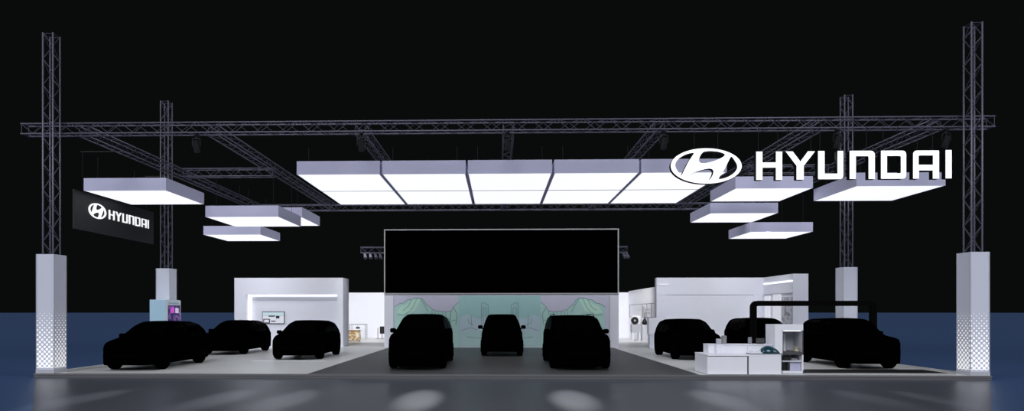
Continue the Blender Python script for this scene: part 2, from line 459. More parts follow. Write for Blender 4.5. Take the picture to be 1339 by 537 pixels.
# banner under the left depth truss
XBN = -12.0
b0 = atX(97, 300, XBN); b1 = atX(201, 318, XBN); zt_ = atX(97, 247, XBN).z; zb_ = (b0.z+b1.z)/2
ban = thing('hanging_banner', 'black hanging sign board with small white emblem and lettering at the left', 'sign', (XBN, (b0.y+b1.y)/2, zb_))
bm = BM(); box(bm, XBN-.05, XBN, b0.y, b1.y, zb_, zt_, .008); obj('board', bm, BANNER, ban)
for yy in (b0.y+.4, b1.y-.4):
    bm = BM(); tube(bm, (XBN-.025, yy, zt_-.004), (XBN-.025, yy, ZTC), .006, 5); obj('suspension_wire', bm, WIRE, ban)
    bm = BM(); tube(bm, (XBN-.08, yy, ZTC), (xs_all[0]-TW/2+.02, yy, ZTC), .02, 8); obj('outrigger', bm, BLK, ban)
def lerp(a, b, t): return a+(b-a)*t
ye0, ye1 = atX(115.4, 280, XBN).y, atX(138, 280, XBN).y
yl0, yl1 = atX(141.6, 280, XBN).y, atX(194, 280, XBN).y
eT, eB = atX(126, 265.8, XBN).z, atX(126, 285.6, XBN).z
lT, lB = atX(142, 273.2, XBN).z, atX(142, 286.6, XBN).z
def ple(x, y): return Vector((XBN+.03, lerp(ye0, ye1, (x-877)/93.2), lerp(eT, eB, (y-193.7)/46.3)))
def pll(x, y): return Vector((XBN+.03, lerp(yl0, yl1, (x-988.8)/255.7), lerp(lT, lB, (y-197+(x-988.8)*.0078)/37.5)))
obj('emblem', filled(EMB, ple, (-.03, 0, 0)), [SIGNW, SIGNW], ban)
for ch, loops in LET:
    obj('letter', filled(loops, pll, (-.03, 0, 0), -.015), [SIGNW, SIGNW], ban)

# ------------------------------------------------------------------ centre wall, screen, mural
wl, wr = XY(502.5, YW), XY(809, YW)
zsb, zst = ZY(655, 384.3, YW), ZY(655, 299.3, YW)
bm = BM(); box(bm, wl, wr, YW, YW+.35, ST, zsb)
struct('wall_center', bm, WHITE, 'white wall under the big screen')
scr = thing('led_screen', 'huge black screen with thin white frame above the mural', 'screen', ((wl+wr)/2, YW, zsb))
fw_ = .045
bm = BM(); box(bm, wl+fw_, wr-fw_, YW-.02, YW+.2, zsb+fw_, zst-fw_); obj('display_panel', bm, SCRB, scr)
bm = BM(); box(bm, wl, wr, YW-.05, YW+.22, zst-fw_, zst); box(bm, wl, wr, YW-.05, YW+.22, zsb+.002, zsb+fw_)
box(bm, wl, wl+fw_, YW-.05, YW+.22, zsb+fw_, zst-fw_); box(bm, wr-fw_, wr, YW-.05, YW+.22, zsb+fw_, zst-fw_)
obj('frame', bm, SFRAME, scr)
ya = YW+.45; zr = ZY(490, 327, ya); ra, rb = XY(472, ya), XY(820, ya)
truss('support_truss', '', (ra, ya, zr), (rb, ya, zr), None, w=.28, parent=scr)
for px in (477, 484, 491, 497, 814, 818):
    x = XY(px, ya); bm = BM(); tube(bm, (x, ya-.05, zr-.14), (x+.08, ya-.22, zr-.36), .05, 8, .075); box(bm, x-.02, x+.02, ya-.1, ya+.1, zr-.16, zr-.1)
    obj('lamp', bm, TRUSS, scr)
for o in list(COL.objects):
    if o.name.startswith('support_truss'): pass

def MP(px, py, off): return Vector((atY(px, py, YW).x, YW-off, atY(px, py, YW).z))
mur = thing('wall_mural', 'mint and lavender line-drawn landscape mural below the screen', 'mural', ((wl+wr)/2, YW, ST))
def mflat(name, col, polys, off):
    m = mat('mural_'+name, col, .6, noise=(2.2, .05))
    for ps in polys:
        bm = BM(); poly_prism(bm, [MP(x, y, off) for x, y in ps], (0, off-.0005 if off < .004 else .003, 0))
        obj(name, bm, m, mur)
def mir(ps): return [(1307-x, y) for x, y in ps]
mflat('backing', (.58, .58, .71), [[(515, 386), (797, 386), (797, 453.3), (515, 453.3)]], .004)
land = [(516, 401), (519, 399), (523, 396.5), (528, 396), (533, 391.5), (538, 391.5), (543, 389), (550, 389.5), (554, 392), (557, 397), (561, 400), (565, 404), (570, 406), (577, 407), (584, 407.5), (590, 406), (593, 401), (597, 397), (600, 394.5), (600, 453), (516, 453)]
mflat('meadow', (.44, .68, .63), [land, mir(land)], .008)
peak = [(519, 408), (524, 400), (530, 398), (536, 393), (543, 390.5), (550, 391), (546, 399), (542, 406), (536, 409), (528, 411)]
mflat('peak', (.53, .80, .67), [peak, mir(peak)], .012)
mflat('centre_field', (.36, .60, .60), [[(600.2, 386.2), (706.8, 386.2), (706.8, 453), (600.2, 453)]], .0085)
low = [(601, 414), (612, 411), (625, 417), (640, 413), (655, 418), (670, 413), (686, 417), (697, 411), (706, 414), (706, 452.8), (601, 452.8)]
mflat('lake', (.48, .62, .70), [low], .0115)
low2 = [(601, 436), (625, 432), (655, 437), (685, 432), (706, 436), (706, 452.7), (601, 452.7)]
mflat('shore', (.44, .64, .64), [low2], .014)
def ribbons(name, lines, w, off, m):
    bm = BM()
    for ln in lines:
        pts = [MP(x, y, off) for x, y in ln]
        for a, b in zip(pts, pts[1:]):
            d = (b-a).normalized(); nrm = Vector((-d.z, 0, d.x))*w/2
            poly_prism(bm, [a+nrm, b+nrm, b-nrm, a-nrm], (0, .003, 0))
    return obj(name, bm, m, mur)
MLINE = mat('mural_line', (.17, .27, .29), .6)
lines = [land[:19], [(545, 390), (541, 400), (536, 407), (530, 410)], [(538, 392), (534, 400), (527, 406)], [(550, 390), (556, 400), (560, 408)], [(519, 411), (528, 412), (540, 410), (556, 414)],
         [(565, 405), (565, 414), (569, 414), (569, 407)], [(573, 407), (573, 418)], [(579, 408), (579, 416), (583, 416), (583, 408)], [(590, 406), (588, 420), (596, 418)], [(593, 402), (598, 410), (596, 425)],
         [(586, 415), (592, 430)], [(612, 416), (613, 422), (618, 424)], [(616, 412), (617, 426)]]
lines += [mir(l) for l in lines]
tower = [(629.5, 426), (629.5, 396), (633, 395), (638.5, 399), (638.5, 426)]
lines += [tower, mir(tower), [(632, 424), (632, 402), (636, 402), (636, 424)], mir([(632, 424), (632, 402), (636, 402), (636, 424)]), [(610, 440), (628, 442), (640, 439)], mir([(610, 440), (628, 442), (640, 439)]), [(603, 432), (615, 428), (624, 431)], mir([(603, 432), (615, 428), (624, 431)])]
ribbons('line_drawing', lines, .018, .0185, MLINE)
bm = BM(); box(bm, MP(514.5, 400, 0).x, MP(515, 400, 0).x+.012, YW-.01, YW, ST+.03, zsb-.03); box(bm, MP(797, 400, 0).x-.012, MP(797.5, 400, 0).x, YW-.01, YW, ST+.03, zsb-.03)
obj('border', bm, GREYP, mur)

# ------------------------------------------------------------------ left wall with lit niche
YL = 27.35
x0, x1 = XY(306.5, YL), XY(448.5, YL)
zt = ZY(380, 363, YL)
n0, n1 = XY(321, YL), XY(441, YL); nz_ = ZY(380, 384.5, YL)
bm = BM()
box(bm, x0, n0, YL, YL+1.05, ST, zt); box(bm, n1, x1, YL, YL+1.05, ST, zt)
box(bm, n0, n1, YL, YL+1.05, nz_, zt); box(bm, n0, n1, YL+.4, YL+1.05, ST, nz_)
struct('wall_left', bm, WHITE, 'white wall with recessed niche on the left')
bm = BM(); box(bm, n0+.01, n1-.06, YL+.26, YL+.399, nz_-.09, nz_-.01)
t = thing('led_strip', 'L-shaped white light strip along the left niche edges', 'light strip', ((n0+n1)/2, YL+.3, nz_))
obj('horizontal_strip', bm, LED, t)
bm = BM(); box(bm, n0+.01, n0+.12, YL+.26, YL+.399, ST+.01, nz_-.095); obj('vertical_strip', bm, LED, t)
# television in the niche
yt_ = YL+.4
a, b = atY(343.5, 407, yt_), atY(372.5, 423, yt_)
tv = thing('television', 'small flat screen showing pale pictures on the niche wall', 'television', ((a.x+b.x)/2, yt_, b.z))
bm = BM(); box(bm, a.x, b.x, yt_-.06, yt_-.001, b.z, a.z, .01); obj('casing', bm, DKGREY, tv)
SCRW = mat('tv_white', (.6, .6, .66), .4, emit=(.8, .82, .9), estr=.25)
SCRC = mat('tv_sky', (.5, .62, .66), .4, emit=(.62, .80, .84), estr=.2)
SCRD = mat('tv_dark', (.01, .01, .02), .4)
def tvb(px0, px1, py0, py1, off, bm):
    p, q = atY(px0, py0, yt_), atY(px1, py1, yt_); box(bm, p.x, q.x, yt_-.06-off, yt_-.059, q.z, p.z)
bm = BM(); tvb(344.3, 371.8, 412.8, 422.3, .004, bm); obj('picture', bm, SCRW, tv)
bm = BM(); tvb(344.3, 371.8, 408, 412.6, .004, bm); obj('sky_band', bm, SCRC, tv)
bm = BM(); tvb(352, 360, 412.2, 413.8, .007, bm); tvb(361.5, 366, 412.6, 416, .007, bm); tvb(345, 353, 416.5, 417.6, .007, bm); tvb(345, 346.2, 417.6, 421, .007, bm); tvb(352.4, 353.8, 417, 422, .007, bm); tvb(346.5, 353, 421.2, 422.2, .007, bm); tvb(355, 361, 419, 420.4, .007, bm)
obj('dark_shapes', bm, SCRD, tv)

# ------------------------------------------------------------------ left passage (behind)
YN = 37.3
zn = ZY(480, 382.3, YN)
bm = BM(); box(bm, XY(415, YN), XY(540, YN), YN, YN+.2, ST, zn)
struct('wall_back_left', bm, WHITE2, 'bright white wall at the end of the left passage')
bm = BM(); box(bm, x1-.0, x1+.001+.10, YL+.0, YL+.0+.0+.001, ST, ST+.01); bm.free()
# wicker block, thin frame and black monitor
p = atZ(462, 446.4)
w = .28
wk = thing('wicker_stool', 'brown and cream woven stool in the left passage', 'stool', (p.x, p.y, ST))
zh = ZY(462, 431.5, p.y)
bm = BM(); box(bm, p.x-w, p.x+w, p.y, p.y+.5, ST+.06, zh-.05, .03, 2); obj('woven_body', bm, WICKER, wk)
bm = BM(); box(bm, p.x-w-.01, p.x+w+.01, p.y-.01, p.y+.51, zh-.05, zh, .015, 2); obj('seat', bm, WOODM, wk)
for sx in (-1, 1):
    for sy in (.04, .46):
        bm = BM(); tube(bm, (p.x+sx*(w-.05), p.y+sy, ST), (p.x+sx*(w-.05), p.y+sy, ST+.08), .025, 8); obj('foot', bm, WOODM, wk)
a = atZ(458, 442.2); yq = a.y+.05
fr = thing('display_rack', 'thin metal display frame behind the woven stool', 'frame', (XY(468, yq), yq, ST))
xa_, xb2 = XY(457.5, yq), XY(477.5, yq); zf = ZY(468, 424, yq)
bm = BM()
for yy in (yq, yq+.5):
    for xx in (xa_, xb2): tube(bm, (xx, yy, ST), (xx, yy, zf), .018, 6)
    tube(bm, (xa_, yy, zf), (xb2, yy, zf), .018, 6)
for xx in (xa_, xb2): tube(bm, (xx, yq, zf), (xx, yq+.5, zf), .018, 6)
obj('rails', bm, STEEL, fr)
bm = BM(); box(bm, XY(465.5, yq), XY(470, yq), yq-.02, yq+.12, ZY(468, 429.6, yq), ZY(468, 427, yq), .01); obj('hanging_item', bm, DKGREY, fr)
bm = BM(); tube(bm, (XY(467.5, yq), yq+.05, ZY(468, 427.2, yq)), (XY(467.5, yq), yq+.02, zf), .008, 5); obj('hook', bm, STEEL, fr)
a = atZ(494.5, 442.6); yq = a.y
mo = thing('display_monitor', 'black upright monitor on slim stand beside the screen wall', 'monitor', (XY(499, yq), yq, ST))
bm = BM(); box(bm, XY(496.8, yq), XY(502.5, yq), yq-.05, yq+.03, ZY(499, 436, yq), ZY(499, 426.5, yq), .015); obj('screen', bm, BLK, mo)
bm = BM(); tube(bm, (XY(499.5, yq), yq+.02, ST), (XY(499.5, yq), yq+.02, ZY(499, 435, yq)), .025, 8); box(bm, XY(497, yq), XY(502, yq), yq-.12, yq+.16, ST, ST+.02); obj('stand', bm, STEEL, mo)
bm = BM(); tube(bm, (XY(494.0, yq), yq+.02, ST), (XY(494.0, yq), yq+.02, ZY(494, 428, yq)), .022, 8); tube(bm, (XY(494.0, yq), yq+.02, ST), (XY(494.0, yq), yq+.02, ST+.02), .12, 14)
tag(obj('stanchion', bm, STEEL, base=(XY(494.5, yq), yq, ST)), 'thin steel stanchion left of the black monitor', 'stanchion')

# ------------------------------------------------------------------ right passage
bm = BM(); box(bm, XY(780, YN), XY(850, YN), YN, YN+.2, ST, zn)
struct('wall_back_right', bm, WHITE2, 'bright white wall at the end of the right passage')
XQ = XY(825.5, 36.5)
yA = atX(858, 400, XQ).y
bm = BM(); box(bm, XQ, XQ+.2, yA-.3, YN-.001, ST, atX(840, 377.5, XQ).z)
struct('wall_passage', bm, WHITE2, 'white side wall of the right passage')
def PX_(px, py, off=0): v = atX(px, py, XQ); v.x -= off; return v
rk = thing('wall_rack', 'thin metal rail rack on the right passage wall', 'rack', PX_(840, 415, .1))
bm = BM()
zt1, zb1 = PX_(826.5, 398.2).z, PX_(826.5, 414).z
ys = [PX_(q, 400).y for q in (826.5, 843.5, 849.5, 855.5)]
for yy in ys:
    tube(bm, (XQ-.14, yy, zb1), (XQ-.14, yy, zt1), .016, 6)
    for zq in (zt1, zb1): tube(bm, (XQ-.14, yy, zq), (XQ+.005, yy, zq), .014, 6)
tube(bm, (XQ-.14, ys[0], zt1), (XQ-.14, ys[-1], zt1), .016, 6)
tube(bm, (XQ-.14, ys[1], zb1), (XQ-.14, ys[-1], zb1), .016, 6)
obj('rails', bm, STEEL, rk)
bm = BM(); box(bm, XQ-.15, XQ-.12, ys[1]-.35, ys[1]-.1, zb1-.02, zt1-.12, .01); obj('grey_sample', bm, GREYP, rk)
# pedestal with the round black disc
yp = 33.5
a, b = XY(826.3, yp), XY(838.2, yp)
pd = thing('display_pedestal', 'grey and white pedestal carrying a round black disc', 'pedestal', ((a+b)/2, yp, ST))
z1_, z2_, z3_ = ZY(832, 434, yp), ZY(832, 423.5, yp), ZY(832, 412.5, yp)
for xx in (a+.06, b-.06):
    for yy in (yp+.06, yp+.34):
        bm = BM(); box(bm, xx-.04, xx+.04, yy-.04, yy+.04, ST, z1_); obj('leg', bm, WHITE, pd)
bm = BM(); box(bm, a, b, yp, yp+.4, z1_, z2_, .01); obj('cabinet', bm, GREYP, pd)
bm = BM(); box(bm, a+.02, b-.02, yp+.02, yp+.38, z2_, z3_, .02, 2); obj('head', bm, WHITE2, pd)
c = atY(830, 418.7, yp)
bm = BM(); lathe(bm, [(.19, .021), (.19, -.03), (.12, -.045), (.08, -.03)], 24, 'Y', (c.x, yp, c.z)); obj('black_disc', bm, BLK, pd, True)
bm = BM(); lathe(bm, [(.05, 0), (.05, -.012)], 16, 'Y', (c.x, yp-.035, c.z)); obj('hub', bm, GREYP, pd)
# black pear shaped bag on stand, post
yb = 32.0
c = atY(843, 420, yb)
bg = thing('hanging_bag', 'small black pear-shaped bag hanging before the rail rack', 'bag', (c.x, yb, c.z-.2))
bm = BM(); lathe(bm, [(.03, -.17), (.12, -.15), (.14, -.06), (.09, .06), (.035, .15), (.02, .2)], 16, 'Z', (c.x, yb, c.z)); obj('bag_body', bm, BLK, bg, True)
bm = BM(); tube(bm, (c.x, yb, c.z+.19), (c.x, yb, ZY(843, 409, yb)), .012, 6); tube(bm, (c.x, yb, ZY(843, 409, yb)), (XQ+.003, yb, ZY(843, 409, yb)), .012, 6); obj('strap', bm, BLK, bg)
# low grey-white wall beside the crossover
yl = 26.6
a, b = XY(848.5, yl), XY(880, yl); zl = ZY(850, 415.3, yl); zm = ZY(850, 437, yl)
lw = thing('low_partition', 'low two-tone grey partition behind the crossover at the right passage', 'partition', ((a+b)/2, yl, ST))
bm = BM(); box(bm, a, b, yl, yl+.35, zm, zl, .008); obj('upper_panel', bm, WHITE, lw)
bm = BM(); box(bm, a+.04, b, yl+.03, yl+.33, ST, zm-.002, .008); obj('lower_panel', bm, COLW, lw)

# ------------------------------------------------------------------ right wall, return and end cap
x0r, x1r = XY(858.5, YL), XY(998.3, YL)
ztr = ZY(900, 362.8, YL)
r0, r1 = XY(870.5, YL), XY(985, YL); rz_ = ZY(900, 385, YL)
bm = BM(); box(bm, x0r, r0, YL, YL+.3, ST, ztr); box(bm, r0, r1, YL, YL+.3, rz_, ztr); box(bm, r1, x1r, YL, YL+.3, ST, ztr); box(bm, r0, r1, YL+.025, YL+.3, ST, rz_)
struct('wall_right', bm, WHITE, 'white wall with shallow recess on the right')
YE = atX(1037, 400, x1r).y
xE = XY(1057, YE)
bm = BM(); box(bm, x1r, xE, YE, YL+.3, ST, ztr)
struct('wall_end', bm, WHITE, 'white return wall end at the right')
def RX(px, py, off=.0): v = atX(px, py, x1r); v.x = x1r-off; return v
def rbox(bm, pa, pb, za, zb, d0, d1):
    box(bm, x1r-d1, x1r-d0, RX(pb, 400).y, RX(pa, 400).y, za, zb)
zA = RX(1039, 366.9).z
bm = BM(); rbox(bm, 999, 1036.6, zA-.03, zA+.03, .0, .03)
tag(obj('led_line', bm, LED, base=(x1r, YE+1, zA)), 'straight light line high on the right return wall', 'light strip')
bm = BM(); rbox(bm, 999.5, 1036.8, RX(1037, 383.5).z, RX(1037, 382).z, 0, .03)
tag(obj('ledge', bm, GREYP, base=(x1r, YE+1, RX(1037, 383.5).z)), 'thin grey ledge on the return wall above the poster', 'ledge')
bm = BM(); rbox(bm, 1001.2, 1007.6, ST+.004, RX(1004, 385).z-.06, .004, .05)
tag(obj('upright_board', bm, DIMGLOW, base=(x1r, RX(1004, 400).y, ST)), 'narrow upright panel with added glow in the right wall corner', 'light panel')  # white board, glow added to brighten it
bm = BM(); rbox(bm, 1012.2, 1022, ST+.004, RX(1017, 384.6).z, 0, .05)
tag(obj('wall_board', bm, DIMGLOW, base=(x1r, RX(1016, 400).y, ST)), 'plain white upright board with added glow left of the grey poster', 'board')  # plain board made to glow for brightness
po = thing('poster', 'grey patterned poster on the right return wall', 'poster', RX(1030, 423, .02))
bm = BM(); rbox(bm, 1022.8, 1036.7, RX(1030, 423.5).z, RX(1030, 388).z, 0, .03); obj('frame', bm, GREYP, po)
bm = BM(); rbox(bm, 1023.4, 1036.2, RX(1030, 422.7).z, RX(1030, 388.8).z, .0301, .036); obj('print', bm, POSTERM, po)
bm = BM(); box(bm, x0r+.08, x0r+.5, YL-.03, YL-.001, ZY(868, 372.6, YL), ZY(868, 371, YL)); tag(obj('led_line', bm, DIMGLOW, base=(x0r+.3, YL, ZY(868, 371.8, YL))), 'short light line at the upper left of the right wall', 'light strip')

# ------------------------------------------------------------------ kiosk left
p = Yd(206, 19.75)
ka, kb = XY(195.5, p), XY(217, p)
yk1 = YB-.02; zk = ZY(206, 391.5, p)
ks = thing('info_kiosk', 'pale blue kiosk with purple screen before the rear left column', 'kiosk', ((ka+kb)/2, (p+yk1)/2, ST))
bm = BM(); box(bm, ka, kb, p, yk1, ST, zk, .012); obj('housing', bm, KBLUE, ks)
bm = BM(); box(bm, kb-.003, kb+.02, p+.02, yk1-.02, ST+.1, zk-.02); obj('screen_bezel', bm, WHITE2, ks)
s0, s1 = p+.08, yk1-.06
bm = BM(); box(bm, kb+.019, kb+.026, s0, s1, ST+.5, atX(230, 399, kb).z); obj('screen', bm, KSCREEN, ks)
bm = BM(); box(bm, kb+.019, kb+.024, s0+.05, s1-.1, atX(230, 397.6, kb).z, atX(230, 395.6, kb).z); obj('header_bar', bm, KBLUE, ks)
PNK = mat('kiosk_pink', (.4, .05, .4), .4, emit=(.6, .08, .6), estr=.6); PAL = mat('kiosk_pale', (.5, .45, .6), .4, emit=(.7, .65, .8), estr=.5)
bm = BM(); box(bm, kb+.025, kb+.03, lerp(s0, s1, .2), lerp(s0, s1, .5), atX(226, 409, kb).z, atX(226, 401.5, kb).z, .03, 2); obj('pink_picture', bm, PNK, ks)
bm = BM(); box(bm, kb+.025, kb+.03, lerp(s0, s1, .58), lerp(s0, s1, .85), atX(235, 409, kb).z, atX(235, 402.5, kb).z, .05, 2); obj('pale_picture', bm, PAL, ks)

# ------------------------------------------------------------------ counter, cabinet, arch
c0 = atZ(925.3, 489.6); yc0 = c0.y; xc0 = c0.x; xc1 = XY(1021.5, yc0); yc1 = atX(909, 459, xc0).y
zc1 = ZY(950, 463.4, yc0)
ct = thing('display_plinth', 'low white two-panel plinth at the front of the stand', 'plinth', ((xc0+xc1)/2, (yc0+yc1)/2, ST))
xm = XY(978.5, yc0)
bm = BM(); box(bm, xc0+.02, xc1-.02, yc0+.03, yc1-.01, ST, zc1-.035); obj('carcass', bm, DKGREY, ct)
bm = BM(); box(bm, xc0, xm-.025, yc0, yc0+.028, ST+.01, zc1-.05, .004); obj('front_panel', bm, WHITE2, ct)
bm = BM(); box(bm, xm+.012, xc1, yc0-.01, yc0+.028, ST+.01, zc1-.036, .004); obj('front_panel', bm, WHITE2, ct)
bm = BM(); box(bm, xc0-.005, xc0+.02, yc0+.03, yc1, ST+.01, zc1-.036, .004); obj('side_panel', bm, WHITE2, ct)
bm = BM(); box(bm, xc1-.02, xc1, yc0+.03, yc1, ST+.01, zc1-.036, .004); obj('side_panel', bm, WHITE2, ct)
bm = BM(); box(bm, xc0-.01, xc1+.005, yc0-.012, yc1+.01, zc1-.035, zc1, .006); obj('top', bm, WHITE2, ct)
# raised back counter
yb0 = yc0+.55; yb1 = yc1-.03
xb0 = XY(926.2, yb0); xb1 = XY(1013.3, yc0+.45)-.02; zb0 = ZY(960, 449.8, yb0)
bc = thing('raised_counter', 'long white box counter standing on the low plinth', 'counter', ((xb0+xb1)/2, (yb0+yb1)/2, zc1))
xmm = XY(977.5, yb0)
bm = BM(); box(bm, xb0, xmm-.004, yb0, yb1, zc1, zb0-.03, .004); obj('body_panel', bm, WHITE2, bc)
bm = BM(); box(bm, xmm+.004, xb1, yb0, yb1, zc1, zb0-.03, .004); obj('body_panel', bm, WHITE2, bc)
bm = BM(); box(bm, xb0-.006, xb1+.006, yb0-.012, yb1+.006, zb0-.03, zb0, .006); obj('top', bm, WHITE, bc)
# frosted stand in front of it
ys_ = yc0+.38; a, b = XY(936.3, ys_), XY(943.3, ys_)
fs = thing('acrylic_stand', 'slim frosted acrylic stand on the left of the plinth', 'stand', ((a+b)/2, ys_, zc1))
bm = BM(); box(bm, a, b, ys_-.05, ys_+.05, zc1, ZY(940, 449.5, ys_), .012, 2); obj('sleeve', bm, FROST, fs)
bm = BM(); box(bm, a+.008, b-.01, ys_-.04, ys_+.04, ZY(940, 449.4, ys_), ZY(940, 442.6, ys_), .008); obj('grey_insert', bm, GREYP, fs)
# small items standing on the raised counter
ym = yb0+.2
a, b = XY(943.6, ym), XY(949, ym)
bm = BM(); box(bm, a, b, ym-.06, ym+.06, zb0, ZY(946, 438.5, ym), .012, 2)
bmesh.ops.translate(bm, verts=[v for v in bm.verts if v.co.z > zb0+.05], vec=(.015, .02, 0))
tag(obj('brochure_holder', bm, MID, base=((a+b)/2, ym, zb0)), 'small grey holder at the left end of the raised counter', 'holder')
a, b = XY(989, ym), XY(999.2, ym)
t = thing('small_display', 'small dark grey display on the raised counter right of the arch post', 'display', ((a+b)/2, ym, zb0))
bm = BM(); box(bm, a, b, ym-.03, ym+.03, ZY(994, 448, ym), ZY(994, 442, ym), .006); obj('casing', bm, DKGREY, t)
bm = BM(); box(bm, a+.03, b-.03, ym-.05, ym+.08, zb0, zb0+.02, .004); box(bm, (a+b)/2-.02, (a+b)/2+.02, ym-.02, ym+.02, zb0+.015, ZY(994, 447, ym)); obj('foot', bm, DKGREY, t)
bm = BM(); lathe(bm, [(.035, 0), (.045, .02), (.05, .09), (.045, .15), (.04, .17)], 14, 'Z', (XY(980.6, ym), ym, zb0)); tag(obj('cup', bm, MID, smooth=True, base=(XY(980.6, ym), ym, zb0)), 'small grey cup on the raised counter near the arch post', 'cup')
# teal dome model
yd = yc0+.23
a, b = XY(993, yd), XY(1018.8, yd); zd = ZY(1005, 451.6, yd)
dm = thing('scale_model', 'glossy dark teal streamlined model on the right of the plinth', 'model', ((a+b)/2, yd, zc1))
bm = BM(); L = b-a; NS = 24; rings = []
for i in range(NS+1):
    t_ = i/NS
    hgt = (zd-zc1-.02)*max(0.02, (math.sin(PI*min(1, t_**.8))**.62))*(1 if t_ < .5 else 1); wd = .17*max(.05, math.sin(PI*(.06+.88*t_))**.6)
    ring = [bm.verts.new((a+L*t_, yd+wd*math.cos(PI*k/10), zc1+.018+hgt*math.sin(PI*k/10))) for k in range(11)]
    rings.append(ring)
for A, B in zip(rings, rings[1:]):
    for k in range(10): bm.faces.new((A[k], B[k], B[k+1], A[k+1]))
    bm.faces.new((A[0], A[10], B[10], B[0]))
bm.faces.new(rings[0]); bm.faces.new(rings[-1][::-1]); bmesh.ops.recalc_face_normals(bm, faces=bm.faces)
obj('canopy', bm, TEAL, dm, True)
bm = BM(); box(bm, XY(979, yd), b+.01, yd-.19, yd+.19, zc1, zc1+.02, .005); obj('base_plate', bm, MID, dm)
bm = BM()
for i in range(5):
    xx = lerp(XY(980.5, yd), a-.02, i/4); box(bm, xx-.03, xx+.03, yd-.16, yd+.16, zc1+.02, zc1+.05+.03*(i % 2), .008)
    tube(bm, (xx, yd-.1, zc1+.04), (xx, yd-.1, zc1+.11), .008, 6)
obj('pale_parts', bm, FROST, dm)
# glass cabinet
yg = yc0+.45
ga, gb = XY(1013.3, yg), XY(1050.5, yg); zg = ZY(1030, 424, yg); dg_ = .55
gc = thing('glass_cabinet', 'tall white display cabinet with open lower shelf beside the plinth', 'cabinet', ((ga+gb)/2, yg+dg_/2, ST))
gi = XY(1024, yg)
zz1, zz2, zz3, zz4 = ZY(1030, 432, yg), ZY(1030, 460, yg), ZY(1030, 463, yg), ZY(1030, 486.4, yg)
gx = max(gi, xc1+.03)
bm = BM(); box(bm, ga, gb, yg, yg+dg_, zz1, zg, .006); obj('top_box', bm, WHITE2, gc)
bm = BM(); box(bm, ga, gi-.01, yc1+.02 if False else yg, yg+dg_, zc1+.002, zz1, .004); obj('side_panel', bm, WHITE2, gc)
bm = BM(); box(bm, gi-.01, gb, yg+dg_-.03, yg+dg_, zz2, zz1); obj('back_panel', bm, WHITE2, gc)
bm = BM(); box(bm, lerp(gi, gb, .6), gb-.01, yg+dg_-.06, yg+dg_-.031, zz2+.02, zz1-.02); obj('grey_board', bm, GREYP, gc)
bm = BM(); box(bm, gi+.02, gb-.05, yg+.03, yg+.06, zz1-.015, zz1+.001); obj('fill_strip', bm, mat('cabinet_fill', (.8, .8, .8), .5, emit=(1, .98, .95), estr=2.2), gc)  # added glowing strip that brightens the cabinet inside
bm = BM(); box(bm, gb-.015, gb, yg+.03, yg+dg_-.031, zz2, zz1); obj('side_panel', bm, GREYP, gc)
bm = BM(); box(bm, gi-.01, gb, yg, yg+dg_, zz3-.01, zz2, .004); obj('shelf', bm, DKGREY, gc)
bm = BM(); tube(bm, (gi, yg+.01, zz2), (gi, yg+.01, zz1), .012, 6); tube(bm, (gb-.01, yg+.01, zz2), (gb-.01, yg+.01, zz1), .012, 6); obj('corner_post', bm, DKGREY, gc)
bm = BM(); box(bm, gx, gb, yg+dg_-.04, yg+dg_, ST, zz3-.012); obj('back_panel', bm, WHITE2, gc)
bm = BM(); box(bm, gx, gb, yg+.02, yg+dg_-.041, ST, ST+.05, .004); obj('base', bm, WHITE2, gc)
bm = BM(); box(bm, gb-.025, gb, yg, yg+dg_-.041, ST+.051, zz3-.012); obj('side_panel', bm, WHITE2, gc)
zq0 = ZY(1040, 472.5, yg)
bm = BM(); box(bm, XY(1035.6, yg), gb-.03, yg+.1, yg+.14, ST+.051, zq0, .004); obj('lavender_panel', bm, LAV, gc)
bm = BM(); box(bm, gx+.0, gb-.027, yg+.02, yg+dg_-.05, zq0+.0, zq0+.02); obj('shelf', bm, WHITE2, gc)
# things inside
def small_thing(name, label, cat, x0, x1, y0, y1, z0, z1, m, bev=.01):
    bm = BM(); box(bm, x0, x1, y0, y1, z0, z1, bev, 2)
    return tag(obj(name, bm, m, base=((x0+x1)/2, (y0+y1)/2, z0)), label, cat)
small_thing('black_box', 'black box on the middle shelf of the white cabinet', 'box', XY(1025.2, yg)+.02, XY(1035, yg), yg+.06, yg+.3, zq0+.021, ZY(1030, 466.3, yg), BLK)
for i, (u0, u1) in enumerate(((1025.3, 1028.4), (1029.6, 1032.8))):
    small_thing('black_canister', ['left', 'right'][i]+' black canister at the bottom of the white cabinet', 'canister', XY(u0, yg)+.02, XY(u1, yg)+.02, yg+.1, yg+.2, ST+.051, ZY(1029, 474, yg), BLK, .015)
small_thing('grey_case', 'small grey case on the middle shelf of the white cabinet', 'case', XY(1037, yg), XY(1046, yg), yg+.1, yg+.25, zq0+.021, ZY(1040, 468.5, yg), MID)
small_thing('dark_lamp_head', 'dark block hanging in the top left of the cabinet', 'lamp', XY(1024.6, yg)+.02, XY(1029.5, yg), yg+.12, yg+.28, ZY(1027, 437, yg), zz1-.0005, DKGREY)
bm = BM(); p = Vector((XY(1041, yg+.2), yg+.2, zz2))
box(bm, p.x-.05, p.x+.05, p.y-.05, p.y+.05, p.z, p.z+.05, .01)
for k in range(9):
    an = k*2*PI/9; tube(bm, (p.x, p.y, p.z+.045), (p.x+.07*math.cos(an), p.y+.05*math.sin(an), p.z+.10+.025*(k % 3)), .012, 5, .003)
tag(obj('small_plant', bm, mat('cream_plant', (.55, .50, .38), .7), base=p), 'small cream dried plant inside the cabinet display', 'plant')

